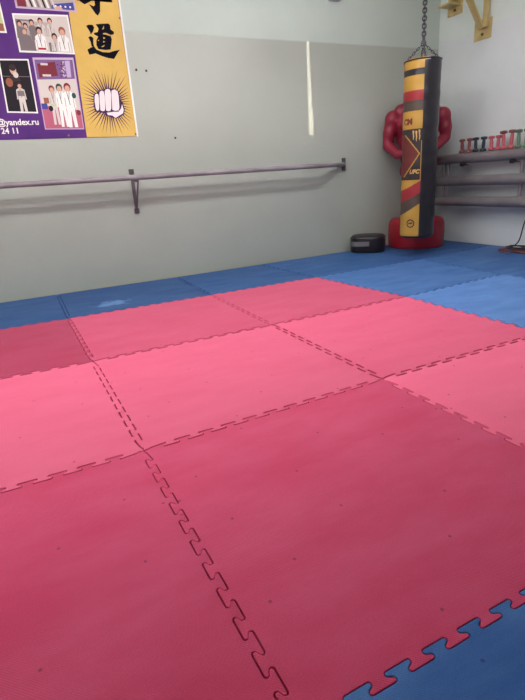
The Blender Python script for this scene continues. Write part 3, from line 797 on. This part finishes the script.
# ------------------------------------------------------------------ tube radiator on the right wall
M_rad = mat('radiator_grey', srgb(136, 130, 134), .45, col2=srgb(118, 112, 116), nscale=4)
TU, TR = U-.135, .0505
t = empty('tube_radiator', (TU, 2.0, .4))
tag(t, 'grey three tube wall radiator below the row of dumbbells', 'radiator')
for z in (.863, .645, .440):
    bm = bmesh.new()
    y1, y0 = 2.87, .2
    tube(bm, [(0, y0-2-.0, z-.4), (0, y0+.02-2, z-.4)] + [(0, y0+.02-2+(y1-y0-.04)*k/8, z-.4) for k in range(1, 9)] + [(0, y1-2, z-.4)], [TR*.86]+[TR]*9+[TR*.86], 24)
    obj('heating_tube', bm, M_rad, t, smooth=True)
for y in (2.70, 2.645, 1.765, .9, .3):
    for z0, z1 in ((.645, .863), (.440, .645)):
        bm = bmesh.new(); tube(bm, [(-.0, y-2, z0+TR*.9-.4), (0, y-2, z1-TR*.9-.4)], .017, 12); obj('connecting_pipe', bm, M_rad, t, smooth=True)
M_valve = mat('dark_valve', srgb(52, 46, 50), .4, .3)
for y in (2.396, 1.822):
    bm = bmesh.new()
    lathe(bm, [(.012, -.032), (.020, -.03), (.020, .0), (.013, .004), (.013, .03)], 14, (-.055, y-2, .805-.4), 'x')
    tube(bm, [(-.07, y-2, .805-.4), (-.072, y-.075-2, .797-.4)], .006, 8)
    sphere(bm, (-.088, y-2, .805-.4), .007, 8, 6)
    obj('valve', bm, M_valve, t, smooth=True)
for y in (2.78, 1.2, .35):
    for z in (.863, .440):
        bm = bmesh.new(); bar_between(bm, (.04, y-2, z-.4), (U-TU-.0005, y-2, z-.4), .03, .03); obj('wall_stub', bm, M_rad, t)

# ------------------------------------------------------------------ dumbbells standing on the top tube
def make_dumbbell(name, m, hgt, rh, ends):
    t = empty(name)
    bm = bmesh.new(); lathe(bm, [(.0135, .02), (.015, hgt*.3), (.017, hgt*.5), (.015, hgt*.7), (.0135, hgt-.02)], 16); obj('handle', bm, m, t, smooth=True)
    for k in range(2):
        z0 = 0 if k == 0 else hgt-.028
        bm = bmesh.new(); lathe(bm, [(rh*.75, z0), (rh*.94, z0+.003), (rh, z0+.009), (rh, z0+.019), (rh*.92, z0+.025), (rh*.45, z0+.028)], 6); obj('head', bm, ends if k == 1 else m, t, bevel=.002)
    return t
def copy_thing(src, loc):
    o = src.copy(); C.objects.link(o); o.location = loc
    for ch in src.children:
        c = ch.copy(); c.parent = o; C.objects.link(c)
    return o
ZTUB = .863+TR
kinds = [('brown red', srgb(146, 78, 82), srgb(136, 70, 74), .135, .029, (2.472, 2.388)),
         ('navy blue', srgb(42, 54, 72), srgb(36, 44, 58), .135, .031, (2.303, 2.216)),
         ('pink', srgb(196, 94, 108), srgb(182, 86, 98), .132, .029, (2.118, 2.048)),
         ('tall coral', srgb(202, 100, 106), srgb(128, 64, 66), .165, .034, (1.985, 1.905)),
         ('green', srgb(112, 144, 116), srgb(84, 108, 92), .160, .032, (1.825, 1.752))]
for nm, c, c2, hg, rh, ys in kinds:
    m = mat('dumbbell_'+nm.replace(' ', '_'), c, .5); m2 = mat('dumbbell_end_'+nm.replace(' ', '_'), c2, .5)
    a = make_dumbbell('dumbbell', m, hg, rh, m2); a.location = (TU, ys[0], ZTUB); b = copy_thing(a, (TU, ys[1], ZTUB))
    a.rotation_euler = (math.radians(-3), 0, .3); b.rotation_euler = (math.radians(2), 0, .1)
    wh = {'brown red': 'at left end of row', 'navy blue': 'beside brown pair', 'pink': 'beside the taller coral pair', 'tall coral': 'beside the green pair', 'green': 'at right end of row'}[nm]
    tag(a, 'left one of two %s dumbbells upright on radiator, %s' % (nm, wh), 'dumbbell', 'dumbbells standing on the radiator')
    tag(b, 'right one of two %s dumbbells upright on radiator, %s' % (nm, wh), 'dumbbell', 'dumbbells standing on the radiator')

# ------------------------------------------------------------------ skipping ropes lying by the right wall
def rope(pts, r, m, label):
    bm = bmesh.new(); tube(bm, bez(pts, 10), r, 8); o = obj('skipping_rope', bm, m, smooth=True)
    tag(o, label, 'rope', 'skipping ropes by the right wall')
hang = lambda dy, r: [(TU-.058, 1.50+dy, .49), (TU-.02, 1.50+dy, .503), (TU+.03, 1.50+dy, .49)]
rope([(3.90, 1.79, .006), (3.96, 1.835, .007), (4.03, 1.80, .012), (4.03, 1.70, .08), (4.00, 1.64, .24), (3.995, 1.59, .40)]+hang(.06, 0), .0058, mat('rope_black', srgb(34, 32, 36), .5), 'black skipping rope rising from the floor at the right edge to the radiator')
rope([(3.80, 1.60, .006), (3.86, 1.765, .006), (3.97, 1.81, .016), (4.06, 1.75, .010), (4.06, 1.62, .06), (4.0, 1.55, .28), (3.995, 1.53, .42)]+hang(.0, 0), .0055, mat('rope_grey', srgb(120, 112, 110), .5), 'grey skipping rope bent in an arc in front of the black rope')
def coil(cx, cy, r, turns, z0, seed):
    rnd = random.Random(seed); out = []; ox = oy = 0; e = 1.3; ph = 0
    for k in range(turns*9):
        if k % 9 == 0:
            ox, oy = rnd.uniform(-.03, .03), rnd.uniform(-.05, .05); e = rnd.uniform(1.0, 1.6); rr = r*rnd.uniform(.75, 1.1); ph = rnd.uniform(-.4, .4)
            if k: px_, py_ = .5*(px_+ox), .5*(py_+oy)
            else: px_, py_ = ox, oy
        a = 2*PI*k/9
        px_ += (ox-px_)*.35; py_ += (oy-py_)*.35
        out.append((min(cx+px_+rr*.75*math.cos(a+ph), 4.09), cy+py_+rr*e*math.sin(a), z0+.0006*k+.004*rnd.random()))
    return out
rope(coil(3.95, 1.60, .11, 3, .007, 4), .006, mat('rope_red', srgb(128, 62, 62), .5), 'dull red skipping rope in loose loops on the blue mat by the right wall')
rope(coil(3.96, 1.66, .12, 3, .034, 9), .0055, mat('rope_dark', srgb(48, 44, 50), .5), 'dark skipping rope in loose loops lying over the red rope')

# ------------------------------------------------------------------ small things on the back wall
bm = bmesh.new(); box(bm, (2.805, V-.06, 2.305), (2.925, V-.0005, 2.42)); o = obj('junction_box', bm, mat('box_grey', srgb(176, 178, 182), .5), bevel=.004)
tag(o, 'small pale grey box mounted high on the back wall above the sun streak', 'box')
bm = bmesh.new(); tube(bm, [(2.865, V-.03, 2.42), (2.865, V-.012, 2.6), (2.865, V-.012, H-.01)], .008, 8); obj('conduit', bm, M_frame, o)
M_nail = mat('nail_dark', srgb(70, 58, 54), .5, .5)
for x, z, s in ((.936, 1.695, 'left one of two small dark nails in the wall right of the banner'), (1.017, 1.690, 'right one of two small dark nails in the wall right of the banner'), (1.198, 1.181, 'small dark nail in the wall above the bar, right of the bracket')):
    bm = bmesh.new(); lathe(bm, [(.004, -.014), (.009, -.012), (.009, -.009), (.003, -.008), (.003, -.0005)], 10, (x, V, z), 'y')
    tag(obj('nail', bm, M_nail), s, 'nail', 'nails in the back wall')

# ------------------------------------------------------------------ light
# unseen lamp rows, added above the frame as the main light
M_skirt = mat('added_skirt_grey_enamel', srgb(120, 124, 126), .5)
M_lamp = mat_emit('lamp_diffuser', (1, .985, .95, 1), 21)
for row, yv in (('front', LAMP_V-.45), ('back', LAMP_V+.45)):
    for i, x0_ in enumerate((-2.3, -.5, 1.33)):
        lt = empty('added_lamp', (x0_+.7, yv, LAMP_Z))
        tag(lt, '%s lamp of the %s row of unseen white tube lamps added above the mats' % (('left', 'middle', 'right')[i], row), 'lamp', 'added hanging lamps')
        bm = bmesh.new(); box(bm, (-.7, -.06, .007), (.7, .06, .06)); obj('housing', bm, M_frame, lt, bevel=.004)
        bm = bmesh.new(); tube(bm, [(-.68, 0, -.075), (.68, 0, -.075)], .08, 20); obj('diffuser', bm, M_lamp, lt, smooth=True)
        bm = bmesh.new(); box(bm, (-.7, -.125, -.285), (.7, -.12, .02)); box(bm, (-.7, -.12, .008), (.7, -.06, .02)); obj('added_skirt', bm, M_skirt, lt)  # opaque skirt added to keep lamp light off the near floor
        for dx in (-.5, .5):
            bm = bmesh.new(); tube(bm, [(dx, 0, .06), (dx, 0, H-LAMP_Z)], .006, 8); obj('suspension_rod', bm, M_frame, lt)
w = bpy.data.worlds.new('world'); sc.world = w; w.use_nodes = True
w.node_tree.nodes['Background'].inputs['Color'].default_value = (.75, .85, 1, 1); w.node_tree.nodes['Background'].inputs['Strength'].default_value = .8
sd = bpy.data.lights.new('sun', 'SUN'); sd.energy = 3.6; sd.angle = math.radians(.15); sd.color = (1, .9, .72)
so = bpy.data.objects.new('sun', sd); C.objects.link(so); so.rotation_euler = SUN.to_track_quat('-Z', 'Y').to_euler(); so.location = (6, -12, 6)

# ------------------------------------------------------------------ camera
cd = bpy.data.cameras.new('camera'); co = bpy.data.objects.new('camera', cd); C.objects.link(co)
co.location = cam_loc; co.rotation_mode = 'XYZ'; co.rotation_euler = (1.23462551, .0645067, -.46965091)
cd.sensor_fit = 'VERTICAL'; cd.sensor_height = 36; cd.sensor_width = 27; cd.lens = 494.792072/700*36; cd.clip_start = .05
sc.camera = co
sc.view_settings.view_transform = 'Standard'; sc.view_settings.look = 'None'; sc.view_settings.gamma = 1; sc.view_settings.exposure = 0
try: sc.view_settings.use_curve_mapping = False
except Exception: pass
sc.cycles.max_bounces = 10; sc.cycles.diffuse_bounces = 6
